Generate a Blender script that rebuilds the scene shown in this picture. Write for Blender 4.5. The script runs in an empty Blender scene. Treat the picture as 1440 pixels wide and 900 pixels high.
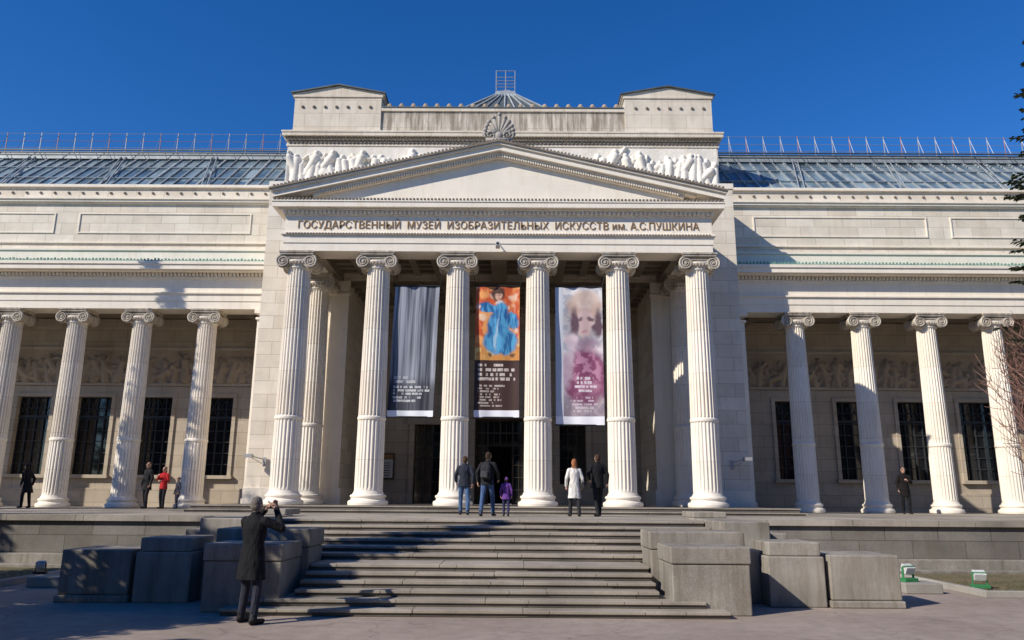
import bpy, math, random, numpy as np
from mathutils import Vector, Matrix, kdtree
random.seed(7); rng=np.random.RandomState(5)
scene=bpy.context.scene
COL=scene.collection
# ------------------------------------------------------------------ helpers
def link(o,parent=None):
    COL.objects.link(o)
    if parent is not None: o.parent=parent
    return o
def empty(name,loc=(0,0,0)):
    e=bpy.data.objects.new(name,None); e.location=loc; e.empty_display_size=.3
    return link(e)
class MB:
    def __init__(s): s.v=[];s.f=[];s.m=[]
    def add(s,vs,fs,m=0):
        b=len(s.v); s.v+= [tuple(p) for p in vs]
        for f in fs: s.f.append(tuple(i+b for i in f)); s.m.append(m)
    def hexa(s,p,m=0):
        s.add(p,[(0,3,2,1),(4,5,6,7),(0,1,5,4),(1,2,6,5),(2,3,7,6),(3,0,4,7)],m)
    def box(s,x0,x1,y0,y1,z0,z1,m=0):
        if x0>x1:x0,x1=x1,x0
        if y0>y1:y0,y1=y1,y0
        s.hexa([(x0,y0,z0),(x1,y0,z0),(x1,y1,z0),(x0,y1,z0),(x0,y0,z1),(x1,y0,z1),(x1,y1,z1),(x0,y1,z1)],m)
    def prism_y(s,poly,y0,y1,m=0): # poly (x,z) ccw
        n=len(poly)
        vs=[(x,y0,z) for x,z in poly]+[(x,y1,z) for x,z in poly]
        fs=[tuple(range(n)),tuple(range(2*n-1,n-1,-1))]
        for i in range(n):
            j=(i+1)%n; fs.append((i,i+n,j+n,j))
        s.add(vs,fs,m)
    def tube(s,p0,p1,r0,r1=None,n=6,m=0,cap=True):
        if r1 is None:r1=r0
        p0=Vector(p0);p1=Vector(p1);d=(p1-p0)
        if d.length<1e-6:return
        d.normalize(); a=Vector((0,0,1)) if abs(d.z)<.9 else Vector((1,0,0))
        u=d.cross(a).normalized(); w=d.cross(u)
        vs=[]
        for p,r in((p0,r0),(p1,r1)):
            for i in range(n):
                t=2*math.pi*i/n; vs.append(p+u*(r*math.cos(t))+w*(r*math.sin(t)))
        fs=[(i,(i+1)%n,n+(i+1)%n,n+i) for i in range(n)]
        if cap: fs+= [tuple(range(n-1,-1,-1)),tuple(range(n,2*n))]
        s.add(vs,fs,m)
    def ball(s,c,rx,ry=None,rz=None,n=10,k=7,m=0):
        ry=ry or rx; rz=rz or rx
        vs=[(c[0],c[1],c[2]-rz)]
        for j in range(1,k):
            ph=math.pi*j/k
            for i in range(n):
                t=2*math.pi*i/n
                vs.append((c[0]+rx*math.sin(ph)*math.cos(t),c[1]+ry*math.sin(ph)*math.sin(t),c[2]-rz*math.cos(ph)))
        vs.append((c[0],c[1],c[2]+rz)); fs=[]
        for i in range(n): fs.append((0,1+(i+1)%n,1+i))
        for j in range(k-2):
            for i in range(n):
                a=1+j*n+i;b=1+j*n+(i+1)%n; fs.append((a,b,b+n,a+n))
        L=len(vs)-1;b0=1+(k-2)*n
        for i in range(n): fs.append((b0+i,b0+(i+1)%n,L))
        s.add(vs,fs,m)
    def mesh(s,name,mats,smooth=False):
        me=bpy.data.meshes.new(name); me.from_pydata(s.v,[],s.f)
        for mt in mats: me.materials.append(mt)
        me.polygons.foreach_set('material_index',s.m)
        if smooth: me.polygons.foreach_set('use_smooth',[True]*len(s.f))
        me.update(); return me
    def obj(s,name,mats,parent=None,smooth=False,bevel=0,loc=(0,0,0)):
        if not isinstance(mats,(list,tuple)): mats=[mats]
        o=bpy.data.objects.new(name,s.mesh(name,mats,smooth)); o.location=loc
        link(o,parent)
        if bevel:
            b=o.modifiers.new('bev','BEVEL'); b.width=bevel; b.segments=2; b.limit_method='ANGLE'; b.angle_limit=math.radians(50)
        return o
# ------------------------------------------------------------------ materials
def newmat(name):
    m=bpy.data.materials.new(name); m.use_nodes=True
    nt=m.node_tree; b=nt.nodes['Principled BSDF']; return m,nt,b
def N(nt,t,**k):
    n=nt.nodes.new(t)
    for a,v in k.items(): setattr(n,a,v)
    return n
def ramp(nt,fac,stops):
    r=N(nt,'ShaderNodeValToRGB'); e=r.color_ramp.elements
    while len(e)<len(stops): e.new(.5)
    for i,(p,c) in enumerate(stops):
        e[i].position=p; e[i].color=(c[0],c[1],c[2],1) if not isinstance(c,(int,float)) else (c,c,c,1)
    nt.links.new(fac,r.inputs[0]); return r.outputs[0]
def mixc(nt,mode,fac,a,b):
    n=N(nt,'ShaderNodeMix',data_type='RGBA',blend_type=mode)
    for s,v in((n.inputs[0],fac),(n.inputs[6],a),(n.inputs[7],b)):
        if hasattr(v,'is_linked') or isinstance(v,bpy.types.NodeSocket): nt.links.new(v,s)
        elif isinstance(v,(int,float)): s.default_value=v if s==n.inputs[0] else (v,v,v,1)
        else: s.default_value=(v[0],v[1],v[2],1)
    return n.outputs[2]
def noise(nt,vec,scale,detail=3,rough=.6,mapscale=None,w=0):
    if mapscale:
        mp=N(nt,'ShaderNodeMapping'); mp.inputs['Scale'].default_value=mapscale; nt.links.new(vec,mp.inputs[0]); vec=mp.outputs[0]
    n=N(nt,'ShaderNodeTexNoise'); n.inputs['Scale'].default_value=scale; n.inputs['Detail'].default_value=detail; n.inputs['Roughness'].default_value=rough
    nt.links.new(vec,n.inputs['Vector']); return n.outputs[0]
def objco(nt): return N(nt,'ShaderNodeTexCoord').outputs['Object']
def stone(name,col,bw=1.2,bh=.5,mortar=.008,jointdark=.55,var=.12,stain=.35,streak=.3,rough=.75,bump=.25,speck=0,warm=(.62,.5,.36),joint=True,slo=.5,shi=.78):
    m,nt,b=newmat(name); co=objco(nt)
    sep=N(nt,'ShaderNodeSeparateXYZ'); nt.links.new(co,sep.inputs[0])
    ad=N(nt,'ShaderNodeMath',operation='ADD'); nt.links.new(sep.outputs[0],ad.inputs[0]); nt.links.new(sep.outputs[1],ad.inputs[1])
    cb=N(nt,'ShaderNodeCombineXYZ')
    nt.links.new(ad.outputs[0],cb.inputs[0]); nt.links.new(sep.outputs[2],cb.inputs[1])
    c=col
    n1=noise(nt,co,1.1,4,.65)
    c=mixc(nt,'MULTIPLY',1.0,c,ramp(nt,n1,[(.3,(1-stain*.5,)*3),(.65,1.0)]))
    hb=None
    if joint:
        br=N(nt,'ShaderNodeTexBrick'); nt.links.new(cb.outputs[0],br.inputs['Vector'])
        br.inputs['Scale'].default_value=1; br.inputs['Brick Width'].default_value=bw; br.inputs['Row Height'].default_value=bh
        br.inputs['Mortar Size'].default_value=mortar; br.inputs['Mortar Smooth'].default_value=.3
        br.inputs['Color1'].default_value=(1,1,1,1); v=1-var; br.inputs['Color2'].default_value=(v,v*.975,v*.94,1)
        br.inputs['Mortar'].default_value=(jointdark,jointdark*.95,jointdark*.88,1)
        c=mixc(nt,'MULTIPLY',1.0,c,br.outputs[0]); hb=br.outputs['Fac']
    n2=noise(nt,co,2.2,4,.7,mapscale=(2.2,2.2,.22))
    st=ramp(nt,n2,[(slo,0.0),(shi,1.0)])
    ms=N(nt,'ShaderNodeMath',operation='MULTIPLY'); nt.links.new(st,ms.inputs[0]); ms.inputs[1].default_value=streak
    c=mixc(nt,'MIX',ms.outputs[0],c,tuple(col[i]*warm[i] for i in range(3)))
    if speck:
        n3=noise(nt,co,90,2,.8); c=mixc(nt,'MULTIPLY',1.0,c,ramp(nt,n3,[(.35,(1-speck,)*3),(.6,1.1)]))
        n4=noise(nt,co,.35,2,.5); c=mixc(nt,'MULTIPLY',1.0,c,ramp(nt,n4,[(.35,.78),(.65,1.1)]))
    nt.links.new(c,b.inputs['Base Color']); b.inputs['Roughness'].default_value=rough
    b.inputs['Specular IOR Level'].default_value=.3
    nb=noise(nt,co,14,3,.7)
    bp=N(nt,'ShaderNodeBump'); bp.inputs['Strength'].default_value=bump; bp.inputs['Distance'].default_value=.02
    if hb is not None:
        sb=N(nt,'ShaderNodeMath',operation='MULTIPLY_ADD'); nt.links.new(hb,sb.inputs[0]); sb.inputs[1].default_value=-.8; nt.links.new(nb,sb.inputs[2])
        nt.links.new(sb.outputs[0],bp.inputs['Height'])
    else: nt.links.new(nb,bp.inputs['Height'])
    nt.links.new(bp.outputs[0],b.inputs['Normal'])
    return m
CR=(.90,.815,.685)
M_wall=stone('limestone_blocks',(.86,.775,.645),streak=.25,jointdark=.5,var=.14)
M_inner=stone('limestone_inner_shaded',(.56,.48,.38),streak=.3,stain=.4,jointdark=.45)  # limestone under the colonnades, shade darkened into its base colour
M_trim=stone('limestone_trim',CR,joint=False,stain=.2,streak=.30)
M_attic=stone('attic_stone',(.80,.71,.585),bw=1.5,bh=.62,stain=.3,streak=.55,warm=(.55,.5,.44))
M_attic2=stone('attic_stone_stained',(.78,.695,.58),bw=1.5,bh=.62,stain=.35,streak=1.0,warm=(.38,.35,.32),slo=.38,shi=.60)
M_col=stone('column_marble',(.91,.84,.73),bw=9,bh=1.42,mortar=.008,jointdark=.7,var=.06,stain=.25,streak=.3,rough=.6)
M_dark=stone('weathered_stone',(.24,.20,.16),joint=False,stain=.6,streak=.5)
M_relief=stone('relief_stone',(.86,.80,.70),joint=False,stain=.4,streak=.4)
M_relief2=stone('relief_stone_warm',(.48,.37,.26),joint=False,stain=.5,streak=.2)
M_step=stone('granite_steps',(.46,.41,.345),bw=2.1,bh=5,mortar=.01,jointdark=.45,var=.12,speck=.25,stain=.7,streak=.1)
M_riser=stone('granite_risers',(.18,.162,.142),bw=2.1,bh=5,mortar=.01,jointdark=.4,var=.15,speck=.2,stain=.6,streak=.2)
M_gran=stone('granite_blocks',(.40,.365,.315),bw=5,bh=3,mortar=.006,var=.05,speck=.3,stain=.7,streak=.8,warm=(.5,.46,.40),joint=False,slo=.42,shi=.68)
M_gwall=stone('granite_wall',(.28,.26,.23),bw=1.3,bh=.42,mortar=.012,jointdark=.5,var=.22,speck=.25,stain=.6,streak=.45)
def plain(name,col,rough=.6,metal=0,var=.2,scale=20,bump=0,spec=.4):
    m,nt,b=newmat(name); co=objco(nt)
    n=noise(nt,co,scale,3,.6)
    c=mixc(nt,'MULTIPLY',1.0,col,ramp(nt,n,[(.3,1-var),(.7,1+var*.3)]))
    nt.links.new(c,b.inputs['Base Color']); b.inputs['Roughness'].default_value=rough; b.inputs['Metallic'].default_value=metal
    b.inputs['Specular IOR Level'].default_value=spec
    if bump:
        bp=N(nt,'ShaderNodeBump'); bp.inputs['Strength'].default_value=bump; bp.inputs['Distance'].default_value=.02
        nt.links.new(n,bp.inputs['Height']); nt.links.new(bp.outputs[0],b.inputs['Normal'])
    return m
M_gold=plain('gilded_letters',(.36,.215,.075),.5,.2,.3,8)
M_glass=plain('window_glass',(.012,.015,.02),.06,0,.3,2,spec=.8)
M_iron=plain('window_iron',(.045,.05,.055),.5,.2)
M_frame=plain('window_frame',(.06,.05,.04),.5)
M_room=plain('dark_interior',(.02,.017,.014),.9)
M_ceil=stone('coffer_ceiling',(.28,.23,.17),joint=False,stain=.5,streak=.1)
M_zinc=plain('zinc_roof',(.40,.43,.44),.5,.2,.3,3)
M_zdark=plain('lead_roof',(.12,.14,.14),.5,.2,.3,3)
M_rail=plain('galvanized_rail',(.42,.42,.43),.5,.2)
M_railr=plain('red_rail',(.36,.20,.20),.5)
M_copper=plain('verdigris',(.20,.36,.28),.7,0,.4,6,.3)
M_black=plain('black_metal',(.02,.02,.02),.4)
M_white=plain('white_enamel',(.6,.6,.58),.4)
M_green=plain('green_paint',(.04,.22,.08),.5)
M_conc=stone('concrete',(.44,.41,.36),joint=False,speck=.2,stain=.5)
def mat_skyglass():
    m,nt,b=newmat('skylight_glass'); co=objco(nt)
    n=noise(nt,co,1.2,3,.6,mapscale=(2,.4,.4)); br=N(nt,'ShaderNodeTexBrick')
    nt.links.new(co,br.inputs['Vector']); br.inputs['Scale'].default_value=1; br.inputs['Brick Width'].default_value=.55; br.inputs['Row Height'].default_value=1.3; br.offset=0
    br.inputs['Mortar Size'].default_value=0.0; br.inputs['Color1'].default_value=(.22,.28,.30,1); br.inputs['Color2'].default_value=(.07,.12,.17,1)
    c=mixc(nt,'MULTIPLY',1.0,br.outputs[0],ramp(nt,n,[(.35,.6),(.6,1.35)]))
    nt.links.new(c,b.inputs['Base Color']); b.inputs['Roughness'].default_value=.2; b.inputs['Specular IOR Level'].default_value=.6
    return m
M_sky=mat_skyglass()
# ------------------------------------------------------------------ ground
def mat_ground():
    m,nt,b=newmat('asphalt_plaza'); co=objco(nt)
    c=mixc(nt,'MIX',ramp(nt,noise(nt,co,.45,5,.6),[(.35,0),(.65,1.0)]),(.30,.235,.19),(.39,.315,.26))
    c=mixc(nt,'MULTIPLY',1.0,c,ramp(nt,noise(nt,co,70,3,.8),[(.3,.72),(.65,1.12)]))
    c=mixc(nt,'MULTIPLY',1.0,c,ramp(nt,noise(nt,co,4,4,.7),[(.3,.82),(.6,1.05)]))
    v=N(nt,'ShaderNodeTexVoronoi',feature='DISTANCE_TO_EDGE'); v.inputs['Scale'].default_value=.32
    wn=N(nt,'ShaderNodeTexNoise'); wn.inputs['Scale'].default_value=1.6; wn.inputs['Detail'].default_value=4; nt.links.new(co,wn.inputs['Vector'])
    va=N(nt,'ShaderNodeVectorMath',operation='MULTIPLY_ADD'); nt.links.new(wn.outputs[1],va.inputs[0]); va.inputs[1].default_value=(.9,.9,0); nt.links.new(co,va.inputs[2])
    nt.links.new(va.outputs[0],v.inputs['Vector'])
    c=mixc(nt,'MULTIPLY',1.0,c,ramp(nt,v.outputs[0],[(.0,.66),(.005,1.0)]))
    nt.links.new(c,b.inputs['Base Color']); b.inputs['Roughness'].default_value=.85
    bp=N(nt,'ShaderNodeBump'); bp.inputs['Strength'].default_value=.4; bp.inputs['Distance'].default_value=.01
    nt.links.new(noise(nt,co,60,3,.8),bp.inputs['Height']); nt.links.new(bp.outputs[0],b.inputs['Normal'])
    return m
g=MB(); g.add([(-1500,-1500,0),(1500,-1500,0),(1500,1500,0),(-1500,1500,0)],[(0,1,2,3)]); g.obj('ground',mat_ground())
def mat_lawn():
    m,nt,b=newmat('dry_grass'); co=objco(nt)
    c=mixc(nt,'MIX',ramp(nt,noise(nt,co,2,5,.7),[(.35,0),(.65,1.0)]),(.20,.15,.075),(.10,.095,.04))
    c=mixc(nt,'MULTIPLY',1.0,c,ramp(nt,noise(nt,co,40,3,.8),[(.3,.5),(.7,1.3)]))
    nt.links.new(c,b.inputs['Base Color']); b.inputs['Roughness'].default_value=1; return m
M_lawn=mat_lawn()
def lawn(sx):
    mb=MB(); nx,ny=60,24; X0,X1=9.75,34; Y0,Y1=15.6,18.85
    def z(x,y): return .06+.06*math.sin((y-Y0)/(Y1-Y0)*math.pi*.5)+.02*random.random()
    for j in range(ny+1):
        for i in range(nx+1):
            x=X0+(X1-X0)*i/nx; y=Y0+(Y1-Y0)*j/ny; mb.v.append((sx*x,y,z(x,y)))
    for j in range(ny):
        for i in range(nx):
            a=j*(nx+1)+i; f=(a,a+1,a+nx+2,a+nx+1); mb.f.append(f if sx>0 else f[::-1]); mb.m.append(0)
    for k in range(3500):
        x=X0+(20-X0)*random.random(); y=Y0+.05+(Y1-Y0-.1)*random.random(); h=.03+.05*random.random()
        dx,dy=random.uniform(-.05,.05),random.uniform(-.05,.05)
        mb.add([(sx*x-.012,y,.07),(sx*x+.012,y,.07),(sx*x+dx,y+dy,.09+h)],[(0,1,2)])
    mb.obj('lawn',M_lawn)
    k=MB()
    k.box(sx*(X0-.14),sx*X0,Y0,Y1,0,.13)
    xx=X0-.14
    while xx<34:
        k.box(sx*xx,sx*(xx+.98),Y0-.14,Y0-.002,0,.13+random.uniform(-.008,.008)); xx+=1.0
    k.obj('kerb',M_conc,bevel=.012)
lawn(1); lawn(-1)
# ------------------------------------------------------------------ museum
mus=empty('museum_building',(0,28,0))
def P(o):
    o.matrix_parent_inverse=Matrix.Translation((0,-28,0)); return o
def mobj(mb,name,mats,**k): return P(mb.obj(name,mats,parent=mus,**k))
M_capital=stone('capital_stone',(.70,.62,.51),joint=False,stain=.8,streak=.8,warm=(.34,.30,.26),slo=.42,shi=.66)
def column_mesh(name,H,R):
    mb=MB(); NF=24; g6=[0,0,.72,1,1,.72]; n=NF*6
    th=[]
    for i in range(NF):
        for q in (0,.2,.36,.52,.68,.84): th.append(2*math.pi*(i+q)/NF)
    rows=[]
    def r_(z,r,fl=0): rows.append((z,r,fl))
    r_(0,1.36*R);r_(.02,1.40*R);r_(.09,1.42*R);r_(.15,1.38*R);r_(.165,1.27*R);r_(.19,1.2*R);r_(.24,1.18*R);r_(.255,1.24*R)
    r_(.29,1.27*R);r_(.33,1.24*R);r_(.345,1.12*R);r_(.40,1.06*R);r_(.45,1.0*R);r_(.5,1.0*R,.15);r_(.56,R,.5)
    z0=.56; z1=H-.62; zr=.33*H
    def ent(z): 
        t=(z-z0)/(z1-z0); return R*(1-.155*t**1.5)
    K=8
    for k in range(1,K+1):
        z=z0+(zr-.06-z0)*k/K; r_(z,ent(z),.6)
    r_(zr-.05,ent(zr)*1.03);r_(zr-.02,ent(zr)*1.05);r_(zr+.03,ent(zr)*1.05);r_(zr+.05,ent(zr)*1.02);r_(zr+.09,ent(zr),1.0)
    K=14
    for k in range(1,K+1):
        z=zr+.09+(z1-zr-.09)*k/K; r_(z,ent(z),1.0)
    rt=ent(z1)
    r_(z1+.03,rt,.3);r_(z1+.05,rt);r_(z1+.06,rt*1.08);r_(z1+.10,rt*1.1);r_(z1+.12,rt*1.04);r_(z1+.18,rt*1.12);r_(z1+.26,rt*1.3);r_(z1+.31,rt*1.3)
    vs=[]
    for z,r,fl in rows:
        for i in range(n):
            rr=r*(1-.11*fl*g6[i%6]); vs.append((rr*math.cos(th[i]),rr*math.sin(th[i]),z))
    fs=[]
    for j in range(len(rows)-1):
        for i in range(n):
            fs.append((j*n+i,j*n+(i+1)%n,(j+1)*n+(i+1)%n,(j+1)*n+i))
    fs.append(tuple(range((len(rows)-1)*n,len(rows)*n)))
    mb.add(vs,fs)
    for i in range(28):
        t=2*math.pi*i/28; mb.ball((rt*1.26*math.cos(t),rt*1.26*math.sin(t),z1+.22),.045,.045,.06,6,5,1)
    xv=.455*R/.45; rv=.235; zc=H-.135-rv+.02
    mb.box(-xv,xv,-.40,.40,H-.33,H-.13,1)
    mb.box(-xv-.1,xv+.1,-.5,.5,H-.125,H-.06,1); mb.box(-xv-.13,xv+.13,-.53,.53,H-.06,H,1)
    for sx in(-1,1):
        ns=20; ys=[-.43,-.36,-.3,-.15,0,.15,.3,.36,.43]; rs=[1,1,.93,.8,.74,.8,.93,1,1]
        vs=[];fs=[]
        for y,q in zip(ys,rs):
            for i in range(ns):
                t=2*math.pi*i/ns; vs.append((sx*xv+rv*q*math.cos(t),y,zc+rv*q*math.sin(t)))
        for j in range(len(ys)-1):
            for i in range(ns): fs.append((j*ns+i,(j+1)*ns+i,(j+1)*ns+(i+1)%ns,j*ns+(i+1)%ns))
        fs.append(tuple(range(ns)));fs.append(tuple(range(len(ys)*ns-1,(len(ys)-1)*ns-1,-1)))
        mb.add(vs,fs,1)
        for sy in(-1,1):
            pts=[];K=44
            for k in range(K+1):
                a=k/K*2.4*2*math.pi; r=rv*.97*(1-k/K)*.84+.035
                pts.append((sx*xv+sx*r*math.sin(a),sy*.45,zc+r*math.cos(a),.038*(1-.55*k/K)))
            for k in range(K):
                a=pts[k];b_=pts[k+1]; mb.tube(a[:3],b_[:3],a[3],b_[3],5,1,False)
            mb.ball((sx*xv,sy*.44,zc),.05,.04,.05,8,6,1)
    for sy in(-1,1):
        mb.tube((-xv,sy*.44,zc+rv*.97),(xv,sy*.44,zc+rv*.97),.034,.034,6,1)
        mb.tube((-xv,sy*.42,zc+rv*.55),(xv,sy*.42,zc+rv*.55),.02,.02,6,1)
    return mb.mesh(name,[M_col,M_capital],False)
FZ=1.53; TZ=1.32; CT=9.84; WT=9.18
mp=column_mesh('portico_column',CT-FZ,.45); mw=column_mesh('wing_column',WT-TZ,.43)
def place(me,name,x,y,z):
    o=bpy.data.objects.new(name,me); link(o,mus); o.location=(x,y,z); P(o)
for i in range(6): place(mp,'portico_column',-6.75+2.7*i,25,FZ)
for sx in(-1,1):
    place(mp,'portico_column',sx*6.75,27.65,FZ)
    for k in range(6): place(mw,'wing_column',sx*(12+2.67*k),30.6,TZ)
def wall(mb,x0,x1,y0,y1,z0,z1,ops,m=0):
    ops=sorted(ops); x=x0
    for (a,b,c,d) in ops:
        mb.box(x,a,y0,y1,z0,z1,m)
        if c>z0: mb.box(a,b,y0,y1,z0,c,m)
        if d<z1: mb.box(a,b,y0,y1,d,z1,m)
        x=b
    mb.box(x,x1,y0,y1,z0,z1,m)
def dentils(mb,x0,x1,y0,y1,z0,z1,step,m=0,fill=.55):
    n=int(abs(x1-x0)/step); 
    for i in range(n):
        x=x0+(i+.5)*(x1-x0)/n; mb.box(x-step*fill/2,x+step*fill/2,y0,y1,z0,z1,m)
PY=28.4
b=MB()
for sx in(-1,1):
    b.box(sx*5.8,sx*9.15,PY,42,FZ-.3,9.9)
b.box(-9.15,9.15,PY,42,9.9,13.9)
mobj(b,'main_block_walls',M_wall)
b=MB()
for sx in(-1,1):
    b.box(sx*5.7,sx*9.22,PY-.08,30.59,FZ-.3,2.1)
    b.box(sx*5.74,sx*6.5,PY-.1,PY-.002,9.45,9.88)
    b.box(sx*5.76,sx*6.45,PY-.06,PY-.002,2.1,9.45)
    b.box(sx*5.7,sx*6.55,PY-.14,PY-.002,9.3,9.4)
    b.box(sx*9.152,sx*9.85,30.2,31,TZ,8.75); b.box(sx*9.152,sx*9.9,30.13,31.05,8.75,8.85); b.box(sx*9.152,sx*9.95,30.08,31.1,9.0,9.17); b.box(sx*9.152,sx*9.9,30.15,31,TZ,1.7)
b.box(-9.19,9.19,PY-.04,30.25,13.75,13.98)
mobj(b,'pylon_trim',M_trim,bevel=.01)
b=MB()
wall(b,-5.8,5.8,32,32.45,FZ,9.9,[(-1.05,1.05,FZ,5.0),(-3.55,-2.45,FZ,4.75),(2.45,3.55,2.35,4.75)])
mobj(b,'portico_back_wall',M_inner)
b=MB()
b.box(-5.8,5.8,31.9,31.998,7.45,7.6); b.box(-5.8,5.8,31.85,31.998,9.35,9.5); b.box(-5.8,5.8,31.75,31.998,9.62,9.86); dentils(b,-5.8,5.8,31.8,31.99,9.5,9.6,.16)
for c,w,z0,z1 in((0,1.05,FZ,5.0),(-3,.55,FZ,4.75),(3,.55,2.35,4.75)):
    b.box(c-w-.22,c-w,31.93,31.998,z0,z1); b.box(c+w,c+w+.22,31.93,31.998,z0,z1); b.box(c-w-.3,c+w+.3,31.86,31.998,z1,z1+.28); b.box(c-w-.38,c+w+.38,31.78,31.998,z1+.28,z1+.38)
for c in(-4.5,-1.7,1.7,4.5): b.box(c-.28,c+.28,31.92,31.998,5.5,9.3)
b.box(2.35,3.65,31.88,31.998,2.22,2.348)
mobj(b,'portico_wall_trim',M_inner,bevel=.008)
b=MB()
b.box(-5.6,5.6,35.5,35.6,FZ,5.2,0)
b.box(-1.05,1.05,32.3,32.33,3.9,5.0,1)
b.box(-1.05,-.52,32.3,32.33,FZ,3.9,1); b.box(.52,1.05,32.3,32.33,FZ,3.9,1)
for x in(-1.03,-.52,.52,1.03,0): b.box(x-.035,x+.035,32.24,32.298,FZ if x else 3.9,5.0,2)
for x in(-.78,.78,-.26,.26): b.box(x-.012,x+.012,32.26,32.298,FZ if abs(x)>.5 else 3.9,5.0,2)
for z in(1.6,2.1,2.6,3.1,3.5,): 
    for s in(-1,1): b.box(s*.55,s*1.0,32.27,32.297,z,z+.03,2)
for z in(3.88,4.4,4.93): b.box(-1.04,1.04,32.23,32.296,z,z+.06,2)
for c in(-3,3):
    b.box(c-.55,c+.55,32.3,32.33,FZ if c<0 else 2.35,4.75,1)
    for x in(-.53,-.18,.18,.53): b.box(c+x-.02,c+x+.02,32.25,32.298,FZ if c<0 else 2.35,4.75,2)
    for z in(2.4,2.9,3.4,3.9,4.4): b.box(c-.53,c+.53,32.26,32.297,z,z+.03,2)
mobj(b,'entrance_doors',[M_room,M_glass,M_frame])
E0,E1=24.55,25.45
b=MB()
def ring(z0,z1,out,m=0):
    o=out
    b.box(-7.22-o,7.22+o,E0-o,E1,z0,z1,m)
    for sx in(-1,1): b.box(sx*6.3,sx*(7.22+o),E1,PY-.01,z0,z1,m)
ring(CT,10.12,0);ring(10.12,10.40,.03);ring(10.40,10.46,.10);ring(10.46,10.50,.06);ring(10.50,11.08,.0);ring(11.08,11.13,.04);ring(11.13,11.25,.06)
ring(11.25,11.30,.2)
b.box(-7.6,7.6,24.22,25.3,11.30,11.48); 
for sx in(-1,1): b.box(sx*6.3,sx*7.6,25.3,PY-.01,11.30,11.48)
b.box(-7.63,7.63,24.19,25.3,11.48,11.54)
for sx in(-1,1): b.box(sx*6.3,sx*7.63,25.3,PY-.01,11.48,11.54)
mobj(b,'entablature',M_trim,bevel=.006)
b=MB(); dentils(b,-7.3,7.3,E0-.15,E0-.062,11.135,11.24,.15); mobj(b,'entablature_dentils',M_trim)
b=MB(); dentils(b,-7.6,7.6,24.17,24.3,11.545,11.60,.12,0,.6); dentils(b,-7.15,7.15,E0-.13,E0-.03,10.41,10.45,.1); mobj(b,'cornice_beading',M_dark)
SL=(13.66-11.90)/7.66
def topz(x,off=0): return 13.68-SL*abs(x)-off
b=MB()
def rake(x1,off0,off1,y0,y1,m=0,x0=0):
    for sx in(-1,1):
        pts=[(sx*x0,topz(x0,off1)),(sx*x1,topz(x1,off1)),(sx*x1,topz(x1,off0)),(sx*x0,topz(x0,off0))]
        if sx<0: pts=pts[::-1]
        b.prism_y(pts,y0,y1,m)
rake(7.70,0,.06,24.02,24.7,1); rake(7.66,.06,.13,24.08,24.7,0); rake(7.6,.13,.32,24.16,24.72,0); rake(6.7,.32,.38,24.30,24.74); rake(6.3,.38,.50,24.38,24.74)
n=75
for i in range(n):
    for sx in(-1,1):
        x=6.1*(i+.5)/n; z=topz(x,.385); b.box(sx*x-.025,sx*x+.025,24.29,24.379,z-.1,z,0)
zt=topz(0,.5); xb=(zt-11.54)/SL
b.prism_y([(-xb,11.54),(xb,11.54),(0,zt)],24.52,25.3,2)
mobj(b,'pediment',[M_trim,M_dark,M_trim])
b=MB()
for i in range(62):
    for sx in(-1,1):
        x=7.6*(i+.5)/62; z=topz(x); h=.05+.03*random.random(); b.box(sx*x-.035,sx*x+.035,24.04,24.12,z,z+h,0)
for sx in(-1,1):
    pts=[(0,topz(0,.22)),(sx*7.55,topz(7.55,.22)),(sx*7.55,topz(7.55,.03)),(0,topz(0,.03))]
    if sx<0: pts=pts[::-1]
    b.prism_y(pts,24.71,30.28,1)
mobj(b,'portico_roof',[M_dark,M_zdark])
def palmette(mb,cx,y,z,s,lobes=11):
    mb.box(cx-.42*s,cx+.42*s,y-.12*s,y+.12*s,z,z+.12*s)
    mb.ball((cx,y,z+.22*s),.15*s,.12*s,.16*s)
    for i in range(lobes):
        a=math.radians(-82+164*i/(lobes-1)); L=(.85-.32*abs(math.sin(a)))*s
        p=Vector((cx,y,z+.24*s)); d=Vector((math.sin(a),0,math.cos(a)))
        mb.tube(p,p+d*L*.8,.03*s,.065*s,6); q=p+d*L*.86; mb.ball(q,.08*s,.09*s,.08*s,8,6)
    for sx in(-1,1):
        for k in range(14):
            a0=k/14*1.6*2*math.pi; a1=(k+1)/14*1.6*2*math.pi; r0=.19*s*(1-k/16);r1=.19*s*(1-(k+1)/16)
            c=(cx+sx*.28*s,z+.25*s)
            mb.tube((c[0]+sx*r0*math.cos(a0),y-.05*s,c[1]-r0*math.sin(a0)),(c[0]+sx*r1*math.cos(a1),y-.05*s,c[1]-r1*math.sin(a1)),.035*s,.03*s,5)
b=MB(); palmette(b,0,24.25,13.66,1.08); mobj(b,'acroterion',stone('acroterion_stone',(.40,.37,.33),joint=False,stain=.7,streak=.5),smooth=True)
b=MB()
b.box(-6.3,6.3,25.45,PY,10.35,10.5); b.box(-5.8,5.8,PY,32,9.89,9.897)
for i in range(13):
    X=-6.3+12.6*i/12; w=.28 if i%2==0 else .13; zb=9.86 if i%2==0 else 10.12
    b.box(X-w,X+w,25.46,PY-.01,zb,10.34)
for j in range(5):
    Y=25.85+j*.58; b.box(-6.3,6.3,Y-.09,Y+.09,10.14,10.33)
for i in range(11):
    X=-5.3+10.6*i/10; b.box(X-.12,X+.12,PY+.05,31.9,9.7,9.888)
for j in range(5):
    Y=28.8+j*.7; b.box(-5.8,5.8,Y-.1,Y+.1,9.74,9.886)
mobj(b,'portico_ceiling',M_ceil)
UY=30.3
b=MB()
b.box(-9.2,9.2,UY,41,13.9,16.45)
b.box(-9.0,9.0,UY+.1,41,17.02,18.25,1)
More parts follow.
